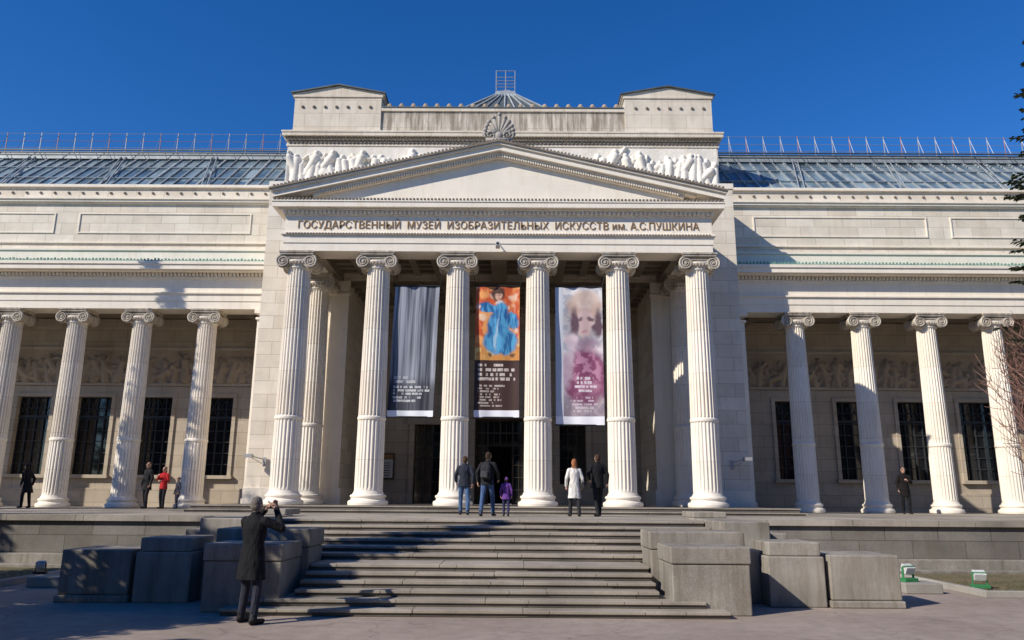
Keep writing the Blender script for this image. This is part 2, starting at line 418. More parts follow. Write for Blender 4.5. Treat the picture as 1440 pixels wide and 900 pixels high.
for sx in(-1,1):
    b.box(sx*5.28,sx*9.05,UY+.02,34,17.02,18.82)
mobj(b,'attic_walls',[M_attic,M_attic2])
b=MB()
b.box(-9.3,9.3,UY-.06,41.05,14.42,14.56)
b.box(-9.26,9.26,UY-.05,41.05,16.42,16.52);b.box(-9.32,9.32,UY-.12,41.1,16.68,16.80);b.box(-9.4,9.4,UY-.28,41.1,16.80,16.95);b.box(-9.43,9.43,UY-.31,41.1,16.95,17.03)
b.box(-9.22,9.22,UY-.02,41.03,16.52,16.68)
b.box(-5.28,5.28,UY+.03,30.7,18.12,18.27)
for sx in(-1,1):
    b.box(sx*5.24,sx*9.09,UY-.02,34.05,17.03,17.2)
    x0,x1=5.2,9.13; xm=(x0+x1)/2
    b.box(sx*5.22,sx*9.11,UY-.03,34.06,18.74,18.84)
    p=[(sx*(x0-.05),18.84),(sx*(x1+.05),18.84),(sx*(x1+.05),18.93),(sx*xm,19.28),(sx*(x0-.05),18.93)]
    if sx<0:p=p[::-1]
    b.prism_y(p,UY-.0,34.1)
mobj(b,'attic_cornice',M_attic,bevel=.008)
b=MB()
for sx in(-1,1):
    x0,x1=5.1,9.22; xm=(5.2+9.13)/2
    for a,c in(((x0,18.90),(xm,19.29)),((xm,19.29),(x1,18.90))):
        p=[(sx*a[0],a[1]),(sx*c[0],c[1]),(sx*c[0],c[1]+.05),(sx*a[0],a[1]+.05)]
        if sx<0:p=p[::-1]
        b.prism_y(p,UY-.1,34.2)
b.box(-5.25,5.25,UY+.0,31.0,18.275,18.32)
mobj(b,'attic_roof_edge',M_zdark)
b=MB()
dentils(b,-9.2,9.2,UY-.1,UY-.025,16.54,16.66,.17,0,.6)
dentils(b,-9.3,9.3,UY-.2,UY-.125,16.70,16.79,.13,0,.5)
for sx in(-1,1):
    for i in range(7): b.ball((sx*(5.75+i*.49),UY,18.28),.07,.05,.07,8,6)
mobj(b,'attic_ornaments',M_dark)
b=MB()
for i in range(20):
    cx=-4.95+9.9*i/19; z=18.32
    b.box(cx-.09,cx+.09,30.45,30.53,z,z+.07); b.ball((cx,30.49,z+.13),.10,.05,.12,8,6); b.ball((cx-.09,30.49,z+.08),.05,.04,.05,6,5);b.ball((cx+.09,30.49,z+.08),.05,.04,.05,6,5)
    if i<19: b.box(cx+.12,cx+.4,30.46,30.52,z,z+.05)
mobj(b,'antefix_row',M_relief2)
def relief(name,x0,x1,z0,z1,y,mat,res,seed,depth=.16,tall=1.0,dens=.55,recline=.35,rs=.95,bg=.0):
    r=np.random.RandomState(seed); W=x1-x0;Hh=z1-z0; nx=int(W/res);nz=int(Hh/res)
    H=np.zeros((nz+1,nx+1)); XX=np.linspace(0,W,nx+1);ZZ=np.linspace(0,Hh,nz+1)
    def cap(ax,az,bx,bz,ra,rb,h0=0):
        R=max(ra,rb); i0=max(0,int((min(ax,bx)-R)/res));i1=min(nx+1,int((max(ax,bx)+R)/res)+2)
        j0=max(0,int((min(az,bz)-R)/res));j1=min(nz+1,int((max(az,bz)+R)/res)+2)
        if i1<=i0 or j1<=j0:return
        x,z=np.meshgrid(XX[i0:i1],ZZ[j0:j1]); dx,dz=bx-ax,bz-az; L=dx*dx+dz*dz+1e-9
        t=np.clip(((x-ax)*dx+(z-az)*dz)/L,0,1); d=np.hypot(x-ax-t*dx,z-az-t*dz); rr=ra+(rb-ra)*t
        h=np.sqrt(np.clip(rr*rr-d*d,0,None)); h=np.where(h>0,h+h0,0); H[j0:j1,i0:i1]=np.maximum(H[j0:j1,i0:i1],h)
    base=.08; S=(Hh-.18)
    if bg:
        x=0
        while x<W:
            s=S*r.uniform(.7,.95); cap(x,base,x+r.uniform(-.25,.25),base+.72*s,.16*s,.13*s,-.03); cap(x,base+.8*s,x+.02,base+.86*s,.08*s,.08*s,-.01)
            cap(x-.3*s,base+r.uniform(.2,.6)*s,x+.35*s,base+r.uniform(.2,.6)*s,.1*s,.07*s,-.02); x+=bg
    x=.3
    while x<W-.3:
        s=S*r.uniform(.82,1.0)*tall
        if r.rand()<recline:
            dr=r.choice([-1,1]); a=r.uniform(.15,.8); hx,hz=x,base+.16*s
            tx,tz=hx+dr*.36*s*math.cos(a),hz+.36*s*math.sin(a)
            cap(hx,hz,tx,tz,.11*s,.13*s,.03); cap(tx,tz,tx+dr*.12*s,tz+.14*s,.05*s,.06*s,.03); cap(tx+dr*.13*s,tz+.19*s,tx+dr*.13*s,tz+.2*s,.085*s,.08*s,.05)
            kx,kz=hx-dr*.25*s,hz+r.uniform(-.02,.28)*s; cap(hx,hz,kx,kz,.1*s,.075*s,.02); cap(kx,kz,kx-dr*.22*s,base+.04,.07*s,.05*s,.02)
            cap(hx,hz-.02,hx-dr*.45*s,base+.05,.09*s,.05*s,.0); cap(tx,tz,tx+dr*r.uniform(-.1,.3)*s,tz-.26*s,.055*s,.04*s,.04)
            if r.rand()<.6: cap(tx,tz,tx-dr*.25*s,tz+r.uniform(-.05,.3)*s,.055*s,.04*s,.05)
            x+=rs*s*r.uniform(.8,1.1)
        else:
            ln=r.uniform(-.45,.45); hx,hz=x,base+.5*s*r.uniform(.8,1); tx,tz=hx+ln*.5*s,hz+.28*s
            cap(hx,hz,tx,tz,.10*s,.13*s,.03); cap(tx+ln*.1,tz+.15*s,tx+ln*.12,tz+.17*s,.08*s,.075*s,.05)
            for q in(-1,1):
                kx=hx+q*r.uniform(.02,.25)*s; kz=base+.27*s; fx=kx+r.uniform(-.2,.2)*s
                cap(hx+q*.04*s,hz,kx,kz,.09*s,.07*s,.01*q+.02); cap(kx,kz,fx,base,.065*s,.045*s,.01*q+.02)
                ex=tx+q*.17*s; ez=tz+r.uniform(-.2,.16)*s; cap(tx+q*.09*s,tz+.03*s,ex,ez,.055*s,.045*s,.05); cap(ex,ez,ex+r.uniform(-.05,.22)*q*s,ez+r.uniform(-.15,.22)*s,.045*s,.035*s,.05)
            if r.rand()<.6:
                for q in range(4): cap(hx-.1*s+q*.07*s,hz,hx-.2*s+q*.13*s,base+.05,.03*s,.045*s,.05)
            x+=dens*s*r.uniform(.8,1.25)
    H=np.clip(H,0,None); H+= .006*r.rand(*H.shape); H=H*depth/.16
    mb=MB()
    for j in range(nz+1):
        for i in range(nx+1): mb.v.append((x0+XX[i],y-H[j,i],z0+ZZ[j]))
    for j in range(nz):
        for i in range(nx):
            a=j*(nx+1)+i; mb.f.append((a,a+1,a+nx+2,a+nx+1)); mb.m.append(0)
    return mobj(mb,name,mat,smooth=True)
relief('attic_frieze',-9.15,9.15,14.57,16.41,UY-.01,M_relief,.03,17,depth=.20,dens=.42,recline=.45,rs=.62,bg=.33)
def skylight(sx):
    b=MB()
    y0,z0,y1,z1=31.5,14.85,35.2,18.05
    x0,x1=9.21,34
    def pt(x,t,o=0): return (sx*x,y0+(y1-y0)*t-o*.65,z0+(z1-z0)*t+o*.75)
    vs=[pt(x0,0),pt(x1,0),pt(x1,1),pt(x0,1)]; b.add(vs,[(0,1,2,3) if sx>0 else (3,2,1,0)],0)
    x=x0+.1;k=0
    while x<x1:
        w=.05 if k%4==0 else .02; mm=1
        a=[pt(x-w,0,.0),pt(x+w,0,.0),pt(x+w,1,.0),pt(x-w,1,.0),pt(x-w,0,.07),pt(x+w,0,.07),pt(x+w,1,.07),pt(x-w,1,.07)]
        b.hexa(a,mm); x+=.55;k+=1
    for t in(.0,.33,.66,.985):
        a=[pt(x0,t),pt(x1,t),pt(x1,t+.012),pt(x0,t+.012),pt(x0,t,.08),pt(x1,t,.08),pt(x1,t+.012,.08),pt(x0,t+.012,.08)]; b.hexa(a,1)
    for x in(13,17.5,22,26.5):
        b.tube(pt(x,0,.15),pt(x+1.2,1,.15),.03,.03,5,1); b.tube(pt(x+.25,0,.15),pt(x+1.45,1,.15),.03,.03,5,1)
    b.box(sx*x0,sx*x1,35.1,37,18.05,18.2,2); b.box(sx*x0,sx*x1,34.95,35.1,17.95,18.3,1)
    b.box(sx*x0,sx*x1,30.9,31.6,14.72,14.84,2)
    mobj(b,'skylight_roof',[M_sky,M_zinc,M_zdark])
    b=MB(); x=x0+.2;k=0
    while x<x1:
        b.tube((sx*x,35.0,18.2),(sx*x,35.0,19.35),.022,.022,5,k%3==0 and 1 or 0)
        b.tube((sx*x,35.0,19.2),(sx*(x),34.6,18.2),.014,.014,4,0)
        if k%2==0: b.tube((sx*x,34.9,18.3),(sx*x,34.1,17.5),.02,.02,4,2)
        x+=.85;k+=1
    for z in(18.55,18.9,19.3): b.tube((sx*x0,35.0,z),(sx*x1,35.0,z),.013,.013,4,1 if z==18.9 and sx<0 else 0)
    for z,y in((17.85,34.3),(18.05,34.45),(18.25,34.6)): b.tube((sx*x0,y,z),(sx*x1,y,z),.04,.04,5,2)
    mobj(b,'roof_railing',[M_rail,M_railr,M_zdark])
def wing(sx):
    X0,X1=9.152,34; WC=12.5 if sx<0 else 12.72
    b=MB()
    ops=[(WC+2.67*k-.74,WC+2.67*k+.74,2.65,6.0) for k in range(6)]
    if sx>0: wall(b,X0,X1,33.6,34.0,TZ,9.5,ops)
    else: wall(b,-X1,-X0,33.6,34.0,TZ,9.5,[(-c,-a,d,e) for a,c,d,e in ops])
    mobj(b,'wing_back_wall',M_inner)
    b=MB()
    b.box(sx*X0,sx*X1,30.62,36,11.05,14.6)
    mobj(b,'wing_attic_wall',M_wall)
    b=MB()
    def bb(y0,y1,z0,z1,m=0): b.box(sx*X0,sx*X1,y0,y1,z0,z1,m)
    bb(30.15,31.1,WT,9.5);bb(30.12,31.1,9.5,9.8);bb(30.05,31.1,9.8,9.86);bb(30.15,31.1,9.86,10.42);bb(30.08,31.1,10.42,10.52)
    bb(29.72,31.1,10.66,10.70);bb(29.6,31.1,10.70,10.90);bb(29.55,31.1,10.90,11.02)
    bb(30.14,31.1,10.52,10.66)
    bb(30.5,31.1,11.3,11.75); bb(30.44,31.1,11.75,11.83); bb(30.54,31.1,12.1,12.16)
    bb(30.53,31.1,13.86,13.92); bb(30.46,31.1,13.92,14.02); bb(30.4,31.1,14.02,14.08); bb(30.5,31.5,14.6,14.72)
    for xa,xb in((10.6,17.9),(18.9,26)):
        b.box(sx*xa,sx*xb,30.58,30.618,13.4,13.45);b.box(sx*xa,sx*xb,30.58,30.618,12.55,12.6);b.box(sx*xa,sx*(xa+.05),30.58,30.618,12.6,13.4);b.box(sx*xb,sx*(xb-.05),30.58,30.618,12.6,13.4)
    mobj(b,'wing_entablature',M_trim)
    b=MB()
    bb(33.5,33.598,6.5,6.62);bb(33.5,33.598,8.1,8.22);bb(33.52,33.598,TZ,2.1);bb(33.4,33.598,9.1,9.48)
    for k in range(6):
        c=WC+2.67*k
        for s in(-1,1): b.box(sx*(c+s*.74),sx*(c+s*.9),33.53,33.598,2.65,6.0)
        b.box(sx*(c-.9),sx*(c+.9),33.53,33.598,6.0,6.16); b.box(sx*(c-.97),sx*(c+.97),33.42,33.598,2.5,2.65)
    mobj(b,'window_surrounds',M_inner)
    b=MB(); dentils(b,sx*X0,sx*X1,29.98,30.135,10.53,10.65,.15)
    for k in range(40):
        x=9.5+k*.6; b.ball((sx*x,30.6,14.36),.06,.05,.06,7,5,1)
    mobj(b,'wing_dentils',[M_trim,M_dark])
    b=MB(); bb(29.57,30.5,11.02,11.06,0)
    n=int((X1-X0)/.14)
    for k in range(n):
        x=X0+(k+.5)*(X1-X0)/n; h=.05+.05*random.random(); b.box(sx*x-.03,sx*x+.03,29.6,29.66,11.06,11.06+h,0)
    mobj(b,'copper_gutter',M_copper)
    b=MB(); bb(31.1,33.6,9.52,9.7)
    for k in range(9):
        x=10.6+2.67*k; b.box(sx*(x-.18),sx*(x+.18),31.1,33.6,9.2,9.52)
    mobj(b,'wing_ceiling',M_ceil)
    b=MB()
    for k in range(6):
        c=WC+2.67*k; w=.74
        b.box(sx*(c-w),sx*(c+w),33.88,33.92,2.65,6.0,0)
        for s in range(5): 
            x=c-w+2*w*s/4; b.box(sx*(x-.022),sx*(x+.022),33.8,33.878,2.65,6.0,1)
        for q in range(8):
            z=2.65+3.35*q/7; b.box(sx*(c-w),sx*(c+w),33.82,33.876,z-.018,z+.018,1)
        b.box(sx*(c-w),sx*(c+w),33.76,33.874,5.1,5.2,1)
        for s in range(4):
            xx=c-w+2*w*(s+.5)/4
            b.tube((sx*(xx-.15),33.8,5.22),(sx*(xx+.15),33.8,5.95),.012,.012,4,1); b.tube((sx*(xx+.15),33.8,5.22),(sx*(xx-.15),33.8,5.95),.012,.012,4,1)
    mobj(b,'wing_windows',[M_glass,M_iron])
    xs=(10.3,25) if sx>0 else (-25,-10.3)
    relief('wing_frieze',xs[0],xs[1],6.62,8.1,33.59,M_relief2,.045,20+sx,depth=.2,recline=.15,dens=.40,bg=.5)
    skylight(sx)
wing(1);wing(-1)
b=MB()
by=37.5
def pyr(w0,w1,z0,z1,m):
    b.hexa([(-w0,by-w0,z0),(w0,by-w0,z0),(w0,by+w0,z0),(-w0,by+w0,z0),(-w1,by-w1,z1),(w1,by-w1,z1),(w1,by+w1,z1),(-w1,by+w1,z1)],m)
pyr(4.6,.55,18.3,22.6,0); pyr(.62,.5,22.55,22.9,1)
for i in range(9):
    f=-1+2*i/8; b.tube((4.6*f,by-4.6,18.36),(.55*f,by-.55,22.66),.05,.05,4,1)
mobj(b,'central_glass_roof',[M_zdark,M_zinc])
b=MB()
for x in(-.5,0,.5):
    for y in(-.5,.5): b.tube((x,by+y,22.8),(x,by+y,24.1),.022,.022,5)
for z in(23.3,23.7,24.08):
    for s in(-.5,.5): b.tube((-.5,by+s,z),(.5,by+s,z),.02,.02,5); b.tube((s,by-.5,z),(s,by+.5,z),.02,.02,5)
b.box(-.25,.25,by-.25,by+.25,22.9,23.1)
mobj(b,'roof_cage',M_rail)
def text_obj(txt,name,width,loc,mat,ext=.02,off=0.0,parent=mus):
    cu=bpy.data.curves.new(name,'FONT'); cu.body=txt; cu.size=.38; cu.extrude=ext; cu.offset=off; cu.align_x='CENTER'
    tmp=bpy.data.objects.new(name+'_t',cu); COL.objects.link(tmp); bpy.context.view_layer.update()
    me=bpy.data.meshes.new_from_object(tmp.evaluated_get(bpy.context.evaluated_depsgraph_get())); bpy.data.objects.remove(tmp)
    me.name=name; xs=[v.co.x for v in me.vertices]; w=max(xs)-min(xs); c=(max(xs)+min(xs))/2
    for v in me.vertices: v.co.x=(v.co.x-c)*width/w; 
    me.materials.clear(); me.materials.append(mat)
    o=bpy.data.objects.new(name,me); o.rotation_euler=(math.pi/2,0,0); o.location=loc; link(o,parent); P(o); return o
text_obj('ГОСУДАРСТВЕННЫЙ  МУЗЕЙ  ИЗОБРАЗИТЕЛЬНЫХ  ИСКУССТВ им. А.С.ПУШКИНА','inscription',13.55,(0,E0-.018,10.64),M_gold,.012,-.003)
# ---- terrace, podium, stairs
ter=empty('stone_terrace',(0,24,0))
def tobj(mb,name,mats,**k):
    o=mb.obj(name,mats,parent=ter,**k); o.matrix_parent_inverse=Matrix.Translation((0,-24,0)); return o
b=MB()
b.box(-34,34,19.55,36,0,TZ-.14,0)
tobj(b,'terrace_wall',M_gwall)
b=MB()
x=-34
while x<34:
    if not(-4.8<x+.85<4.8) : b.box(x,x+1.69,19.45,20.2,TZ-.139,TZ)
    x+=1.7
b.box(-34,34,20.2,33.6,TZ-.139,TZ-.003); b.box(-5.2,5.2,19.5,20.2,TZ-.139,TZ-.004)
tobj(b,'terrace_paving',M_step)
b=MB()
for sx in(-1,1):
    b.box(sx*5.8,sx*34,19.25,19.549,0,.42); b.box(sx*5.8,sx*34,18.9,19.249,0,.2)
tobj(b,'podium_footing',M_gran,bevel=.02)
b=MB()
b.box(-9.35,9.35,23.75,32,TZ-.01,TZ+.09,0);b.box(-9.3,9.3,24.1,32,TZ+.09,FZ,0)
b.box(-9.4,9.4,23.72,24.3,TZ+.06,TZ+.092,1); b.box(-9.33,9.33,24.07,25,FZ-.03,FZ+.004,1)
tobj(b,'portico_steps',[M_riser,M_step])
st=empty('stone_staircase',(0,15,0))
def sobj(mb,name,mats,**k):
    o=mb.obj(name,mats,parent=st,**k); o.matrix_parent_inverse=Matrix.Translation((0,-15,0)); return o
b=MB()
def flight(y,z,n,run,h,wf):
    for i in range(n):
        w=wf(i)
        b.box(-w+.01,w-.01,y+.035,19.44,z+.001,z+h-.05,1); x=-w
        while x<w-.01:
            L=min(random.uniform(1.3,2.3),w-x)
            if w-x-L<.5: L=w-x
            j=random.uniform(-.008,.008); b.box(x+.003,x+L-.003,y+j,19.44,z+h-.05,z+h+j*.6,0); x+=L
        z+=h; y+=run
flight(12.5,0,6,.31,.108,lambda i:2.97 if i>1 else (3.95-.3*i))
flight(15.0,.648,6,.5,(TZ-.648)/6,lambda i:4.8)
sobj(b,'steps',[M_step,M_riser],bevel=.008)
def pedestal(parts,name='stone_pedestal'):
    b=MB()
    for p in parts: b.box(*p)
    b.obj(name,M_gran,bevel=.022)
for sx in(-1,1):
    def q(x0,x1,y0,y1,z0,z1): return (min(sx*x0,sx*x1),max(sx*x0,sx*x1),y0,y1,z0,z1)
    pedestal([q(3.13,4.38,12.86,14.0,0,.78),q(3.11,4.40,12.84,14.0,.785,1.05)],'stair_cheek_block')
    pedestal([q(3.0,4.62,14.01,14.98,0,.93),q(2.98,4.65,14.0,15.0,.935,1.24)],'stair_cheek_block')
    pedestal([q(4.82,5.75,16.0,19.4,0,1.36),q(5.76,6.4,16.9,19.4,0,1.1),q(4.9,5.7,19.0,20.3,1.361,1.5)],'stair_cheek_block')
    pedestal([q(4.64,5.5,14.4,15.98,0,.9)],'stair_cheek_block')
    pedestal([q(5.0,5.98,13.9,15.0,0,.84),q(5.04,5.94,13.94,14.96,.845,1.08)])
    pedestal([q(6.03,7.3,13.85,15.1,0,.12),q(6.06,7.27,13.9,15.05,.125,.87)])
    b=MB(); b.box(*q(8.35,9.1,16.0,16.6,0,.2)); b.obj('concrete_block',M_conc,bevel=.02)
def flood(x,y,z,rz,col,s=.8):
    e=empty('floodlight',(x,y,z)); e.rotation_euler=(0,0,rz); e.scale=(s,s,s)
    b=MB()
    b.box(-.2,.2,-.12,.12,0,.09,1)
    b.box(-.17,-.145,-.03,.03,.06,.36,1);b.box(.145,.17,-.03,.03,.06,.36,1)
    b.hexa([(-.14,-.06,.18),(.14,-.06,.18),(.14,.1,.26),(-.14,.1,.26),(-.14,-.14,.34),(.14,-.14,.34),(.14,.04,.44),(-.14,.04,.44)],0)
    b.box(-.16,.16,-.1,.0,.36,.39,1); b.tube((0,.1,.06),(0,.28,.02),.015,.015,5,1)
    b.obj('housing',[M_white,col],parent=e,bevel=.008)
flood(8.6,16.35,.2,.3,M_green); flood(9.95,16.2,.1,-.2,M_green); flood(-9.2,16.6,.2,.2,M_black,.6)
# ------------------------------------------------------------------ banners
def mat_attr(name,rough=.6):
    m,nt,b=newmat(name); a=N(nt,'ShaderNodeVertexColor'); a.layer_name='Col'; nt.links.new(a.outputs[0],b.inputs['Base Color']); b.inputs['Roughness'].default_value=rough
    b.inputs['Specular IOR Level'].default_value=.3; return m
M_ban=mat_attr('printed_banner')
def sm(a,b_,x): 
    t=np.clip((x-a)/(b_-a),0,1); return t*t*(3-2*t)
def vnoise(U,V,su,sv,seed,oct=3):
    r=np.random.RandomState(seed); out=0;amp=1;tot=0
    for o in range(oct):
        g=r.rand(int(sv*2**o)+3,int(su*2**o)+3); x=U*su*2**o; y=V*sv*2**o
        x=np.clip(x,0,int(su*2**o)+1.5);y=np.clip(y,0,int(sv*2**o)+1.5)
        i=np.floor(x).astype(int); j=np.floor(y).astype(int); fx=x-i; fy=y-j; fx=fx*fx*(3-2*fx); fy=fy*fy*(3-2*fy)
        out=out+amp*((g[j,i]*(1-fx)+g[j,i+1]*fx)*(1-fy)+(g[j+1,i]*(1-fx)+g[j+1,i+1]*fx)*fy); tot+=amp; amp*=.5
    return out/tot
NU,NV=120,360
U0,V0=np.meshgrid(np.linspace(0,1,NU+1),np.linspace(0,1,NV+1))
def warp(a,seed):
    return U0+a*(vnoise(U0,V0,7,20,seed,3)-.5), V0+a*.33*(vnoise(U0,V0,7,20,seed+1,3)-.5)
U,V=U0,V0
def lay(C,col,mask): 
    mask=np.clip(mask,0,1)[...,None]; return C*(1-mask)+np.array(col)*mask
def ell(cx,cy,rx,ry,s=.25,rot=0):
    x=(U-cx);y=(V-cy)*3.0; c,sn=math.cos(rot),math.sin(rot); xx=x*c+y*sn; yy=-x*sn+y*c
    d=np.sqrt((xx/rx)**2+(yy/(ry*3))**2); return 1-sm(1-s,1+s,d)
def textlines(C,v0,v1,n,u0,u1,col,seed,center=False):
    r=np.random.RandomState(seed)
    for i in range(n):
        a=v0+(v1-v0)*i/n; h=(v1-v0)/n*.62; L=r.uniform(.5,1)*(u1-u0); s=u0 if not center else (u0+u1-L)/2
        m=((V0>a)&(V0<a+h)&(U0>s)&(U0<s+L))*(vnoise(U0,V0,26,1,seed+i,1)>.38)*(.45+.55*(vnoise(U0,V0,60,200,seed+50+i,1)>.35)); C=lay(C,col,m*.8)
    return C
def ban1():
    n=vnoise(U,V,22,2.2,3,3); n2=vnoise(U,V,6,1.2,4,2)
    k=sm(.3,.75,n*.65+n2*.35); C=lay(np.zeros(U.shape+(3,))+np.array((.035,.04,.06)),(.42,.44,.50),k*.9)
    C=lay(C,(.02,.02,.03),sm(.68,.8,V)*.75)
    C=textlines(C,.70,.76,2,.1,.6,(.6,.6,.6),5); C=textlines(C,.77,.90,5,.1,.9,(.7,.7,.7),8)
    return lay(C,(.82,.84,.88),(V0>.955)*1.0)
def ban2():
    global U,V
    U,V=warp(.10,61)
    n=vnoise(U,V,8,14,11,4); n2=vnoise(U,V,5,12,15,3)
    C=lay(np.zeros(U.shape+(3,))+np.array((.60,.10,.03)),(.88,.38,.12),sm(.35,.65,n))
    C=lay(C,(.85,.66,.48),sm(.6,.75,n2)*.7)
    C=lay(C,(.62,.30,.08),(V>.42)*sm(.40,.52,V)*.8); C=lay(C,(.85,.6,.2),sm(.55,.7,n2)*(V>.42)*.7)
    fold=sm(.35,.65,vnoise(U,V,16,9,12,3))
    for e in(ell(.56,.20,.17,.075,.2),ell(.53,.31,.24,.12,.15),ell(.58,.43,.38,.10,.15),ell(.30,.17,.26,.032,.2,.15),ell(.84,.27,.12,.07,.2,-.3)):
        C=lay(C,(.02,.12,.32),e)
        C=lay(C,(.12,.44,.70),e*fold*.85)
    C=lay(C,(.55,.65,.7),ell(.48,.38,.03,.12,.6,.1)*.6)
    C=lay(C,(.07,.03,.02),ell(.52,.065,.16,.06,.25)); C=lay(C,(.62,.38,.27),ell(.53,.083,.085,.034,.25)); C=lay(C,(.08,.035,.02),ell(.52,.05,.13,.02,.4))
    C=lay(C,(.20,.08,.05),ell(.53,.08,.07,.006,.6)*.6); C=lay(C,(.45,.12,.10),ell(.53,.103,.03,.005,.5)); C=lay(C,(.75,.7,.68),ell(.53,.128,.09,.010,.4)*.6)
    C=lay(C,(.75,.5,.38),ell(.08,.165,.05,.016,.4)); C=lay(C,(.75,.5,.38),ell(.93,.345,.05,.016,.4))
    C=lay(C,(.06,.05,.04),ell(.35,.535,.05,.015,.4)*.8);C=lay(C,(.06,.05,.04),ell(.85,.53,.07,.012,.4)*.8)
    U,V=U0,V0
    C=lay(C,(.055,.028,.022),(V>.575)*1.0)
    C=textlines(C,.60,.74,4,.08,.95,(.78,.68,.62),31); C=textlines(C,.76,.93,8,.08,.7,(.58,.5,.45),37)
    return lay(C,(.82,.82,.87),(V0>.95)*1.0)
def ban3():
    global U,V
    U,V=warp(.14,71)
    n=vnoise(U,V,10,26,21,4); n2=vnoise(U,V,5,12,25,3)
    C=lay(np.zeros(U.shape+(3,))+np.array((.45,.47,.52)),(.74,.71,.71),sm(.35,.65,n))
    C=lay(C,(.22,.18,.20),ell(.58,.24,.40,.16,.3)*.6)
    C=lay(C,(.50,.36,.30),ell(.62,.14,.36,.11,.25)); C=lay(C,(.76,.64,.57),ell(.62,.09,.28,.07,.4)*.6*(.5+.5*sm(.4,.6,n2)))
    C=lay(C,(.64,.46,.44),ell(.64,.27,.18,.10,.25)); C=lay(C,(.12,.07,.09),ell(.40,.26,.10,.09,.4)); C=lay(C,(.12,.07,.09),ell(.90,.27,.09,.10,.4))
    for ex in(.55,.75): C=lay(C,(.12,.07,.10),ell(ex,.245,.055,.014,.6)*.9)
    C=lay(C,(.50,.26,.28),ell(.64,.33,.06,.010,.6)*.8)
    C=lay(C,(.68,.55,.58),ell(.35,.40,.16,.05,.4,.4)); C=lay(C,(.30,.18,.25),ell(.65,.42,.3,.04,.6)*.8)
    C=lay(C,(.22,.06,.13),ell(.62,.66,.55,.20,.2)); C=lay(C,(.45,.22,.32),ell(.60,.62,.42,.16,.5)*sm(.38,.6,n)); C=lay(C,(.66,.56,.63),ell(.25,.60,.12,.2,.6,.2)*.6)
    U,V=U0,V0
    C=lay(C,(.16,.06,.11),sm(.70,.9,V)*.6)
    C=textlines(C,.66,.78,4,.3,.9,(.85,.8,.82),41,True); C=textlines(C,.80,.92,5,.3,.9,(.65,.55,.6),47,True)
    C=lay(C,(.60,.62,.67),(U0<.16)*1.0)
    return lay(C,(.85,.85,.9),(V0>.94)*1.0)
def banner(cx,top,bot,w,C,seed):
    e=empty('exhibition_banner',(cx,25.05,top)); r=np.random.RandomState(seed)
    Hh=top-bot; ph=r.rand()*6
    Y=.03*np.sin(U*5+V*3+ph)*V+.02*np.sin(V*9+ph)+ .015*np.sin(U*14+ph)
    tl=.10*(1 if seed==1 else .02)
    vs=np.stack([(U-.5)*w-V*tl*1.0,Y,-V*Hh],-1).reshape(-1,3)
    idx=np.arange((NU+1)*(NV+1)).reshape(NV+1,NU+1)
    fs=np.stack([idx[:-1,:-1],idx[1:,:-1],idx[1:,1:],idx[:-1,1:]],-1).reshape(-1,4)
    me=bpy.data.meshes.new('fabric'); me.from_pydata(vs.tolist(),[],fs.tolist())
    a=me.color_attributes.new('Col','FLOAT_COLOR','POINT'); c=np.concatenate([C,np.ones(C.shape[:2]+(1,))],-1).reshape(-1).astype(np.float32); a.data.foreach_set('color',c)
    me.materials.append(M_ban); me.polygons.foreach_set('use_smooth',[True]*len(fs))
    o=bpy.data.objects.new('fabric',me); link(o,e)
    b=MB(); b.tube((-w/2-.05,0,.0),(w/2+.05,0,.0),.03,.03,8); b.tube((-w/2-.03-tl,0,-Hh),(w/2+.03-tl,0,-Hh),.025,.025,8)
    for s in(-1,1): b.tube((s*w/2,0,0),(s*w/2*1.3,0,CT-top+.0),.008,.008,4)
    b.obj('rods',M_black,parent=e)
banner(-2.72,8.78,4.35,1.50,ban1(),1); banner(0,8.79,4.35,1.48,ban2(),2); banner(2.73,8.77,4.12,1.58,ban3(),3)
e=empty('security_camera',(0,24.3,9.98)); b=MB(); b.tube((0,.2,.15),(0,0,0),.02,.02,6,0); b.box(-.07,.07,-.25,.1,-.08,.06,0); b.tube((0,-.26,-.01),(0,-.25,-.01),.05,.05,8,1); b.obj('body',[M_white,M_black],parent=e,bevel=.01)
for sx in(-1,1):
    e=empty('wall_lamp',(sx*8.5,PY-.1,3.1)); b=MB(); b.tube((0,.05,0),(sx*.45,-.35,.12),.02,.02,6); b.box(sx*.45-.14,sx*.45+.14,-.5,-.3,.05,.17); b.tube((0,.05,-.2),(sx*.45,-.35,.1),.012,.012,5); b.box(-.05,.05,.0,.05,-.25,.08); b.obj('arm',[M_rail],parent=e)
e=empty('notice_board',(-4.62,31.8,3.0)); b=MB(); b.box(-.3,.3,.03,.1,-.5,.55,0); b.box(-.25,.25,.01,.029,-.44,.3,1); b.box(-.25,.25,.01,.029,.33,.5,2)
for k in range(6): b.box(-.18,.15,.004,.009,-.36+k*.1,-.33+k*.1,0)
b.obj('board',[M_frame,M_white,M_gold],parent=e)
